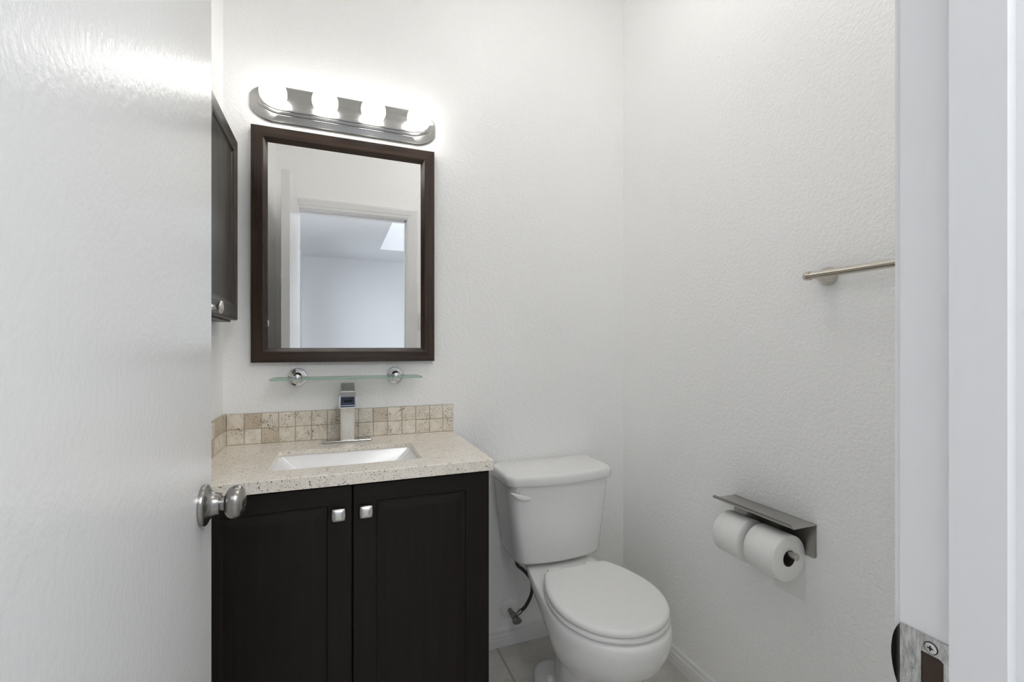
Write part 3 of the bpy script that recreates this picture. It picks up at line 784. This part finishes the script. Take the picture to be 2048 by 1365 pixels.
# back plate with rounded lower corners
pts = []
for y, z, a0 in ((HY_1-.008, .6225+.008, 0), (HY_0+.008, .6225+.008, PI/2)):
    pass
pl_ = [(HY_0, HZT)] + [(HY_0+.008-.008*math.cos(a), .6225+.008-.008*math.sin(a)) for a in (PI/2*k/5 for k in range(6))] + [(HY_1-.008+.008*math.sin(a), .6225+.008-.008*math.cos(a)) for a in (PI/2*k/5 for k in range(6))] + [(HY_1, HZT)]
loft(bm, [[Vector((x, y, z)) for y, z in pl_] for x in (XR-.0002, XR-.0002-th)])
obj('back_plate', bm, STEEL, t)
bm = B()
prof = [(XR-.0004, HZT), (HXF+.004, HZT), (HXF+.0012, HZT+.0012), (HXF, HZT+.0042), (HXF-.0004, HZT+.0105)]
low = [(x - (th if i > 1 else 0), z - (th, th, th*.5, 0, 0)[i]) for i, (x, z) in enumerate(prof)]
sec = prof + list(reversed(low))
rings = []
for y, cut in ((HY_0, .35), (HY_0+.002, .65), (HY_0+.006, 1.0), (HY_1-.006, 1.0), (HY_1-.002, .65), (HY_1, .35)):
    r = []
    for x, z in sec:
        z2 = z if z <= HZT+.0008 else HZT + .0008 + (z-HZT-.0008)*cut
        r.append(Vector((x, y, z2)))
    rings.append(r)
loft(bm, rings); obj('shelf', bm, STEEL, t)
RXc, RZc = 1.1155, .6340
bm = B(); tube(bm, spline([(XR-.001, 1.0800, RZc), (1.150, 1.0802, RZc), (1.128, 1.0795, RZc)], 6) + spline([(1.1210, 1.0775, RZc), (RXc, 1.070, RZc), (RXc, 1.05, RZc), (RXc, .8400, RZc)], 6), .0082, 20)
lathe(bm, [(0, .0092), (.0015, .0092), (.0022, .0084), (.0022, .0001)], (RXc, .8400, RZc), (0, -1, 0), 24)
obj('roll_rod', bm, STEEL, t, True, angle=50)
RR, RH = .0615, .0205
RZ = RZc + .0082 - RH
def roll(y0, y1, label):
    t_ = thing('toilet_paper_roll', label, 'toilet paper', (RXc, (y0+y1)/2, RZ), 'toilet paper rolls')
    bm = B(); a, u, v = frame_axes((0, 1, 0)); seg = 64; rings = []
    for h, r in ((y0+.001, RH+.001), (y0, RH+.003), (y0, RR-.0025), (y0+.0025, RR), (y1-.0025, RR), (y1, RR-.0025), (y1, RH+.003), (y1-.001, RH+.001)):
        rings.append([Vector((RXc, h, RZ)) + u*(math.cos(q)*r) + v*(math.sin(q)*r) for q in (2*PI*k/seg for k in range(seg))])
    loft(bm, rings + [rings[0]], False, False); bmesh.ops.remove_doubles(bm, verts=bm.verts, dist=1e-6)
    obj('paper', bm, PAPER, t_, True, angle=50)
    bm = B(); rings = []
    for h, r in ((y0+.0005, RH+.0008), (y1-.0005, RH+.0008), (y1-.0005, RH-.0002), (y0+.0005, RH-.0002)):
        rings.append([Vector((RXc, h, RZ)) + u*(math.cos(q)*r) + v*(math.sin(q)*r) for q in (2*PI*k/40 for k in range(40))])
    loft(bm, rings + [rings[0]], False, False); bmesh.ops.remove_doubles(bm, verts=bm.verts, dist=1e-6)
    obj('cardboard_core', bm, CARD, t_, True)
    return t_
r1 = roll(.8600, .9530, 'white toilet paper roll nearer the door, on the rod end with a hanging sheet')
bm = B(); rings = []
for k in range(13):
    s = k/12; z = RZ + .012 - s*.138; x = min(1.1762, RXc + RR + .0004 - .0022*s + .0012*math.sin(s*5))
    rings.append([Vector((x, .8608 + .0015*s, z)), Vector((x, .9522 + .0015*s, z)), Vector((x+.0003, .9522 + .0015*s, z)), Vector((x+.0003, .8608 + .0015*s, z))])
loft(bm, rings); obj('hanging_sheet', bm, PAPER, r1, True)
roll(.9750, 1.0650, 'white toilet paper roll nearer the toilet, on the inner part of the rod')

# ------------------------------------------------------------------ towel bar
t = thing('towel_bar', 'brushed nickel towel bar on the right wall beside the door jamb', 'towel bar', (XR, .58, 1.364))
bxx, bz = XR-.050, 1.3640
bm = B(); lathe(bm, [(0, .0096), (.455, .0096)], (bxx, .3595, bz), (0, 1, 0), 24); obj('bar', bm, NICKX, t, True)
for py, sy in ((.8000, 1), (.3750, -1)):
    bm = B(); lathe(bm, [(0, .0232), (.002, .0240), (.004, .0238), (.010, .0218), (.018, .0182), (.028, .0140), (.038, .0108), (.050, .0090)], (XR-.0002, py, bz), (-1, 0, 0), 40); obj('post', bm, NICKX, t, True)
    bm = B(); lathe(bm, [(-.002, .0112), (.004, .0114), (.0048, .0100), (.006, .0114), (.010, .0112), (.014, .0094), (.0172, .0054), (.0182, .0001)], (bxx, py + sy*.0130, bz), (0, sy, 0), 28); obj('end_cap', bm, NICKX, t, True)
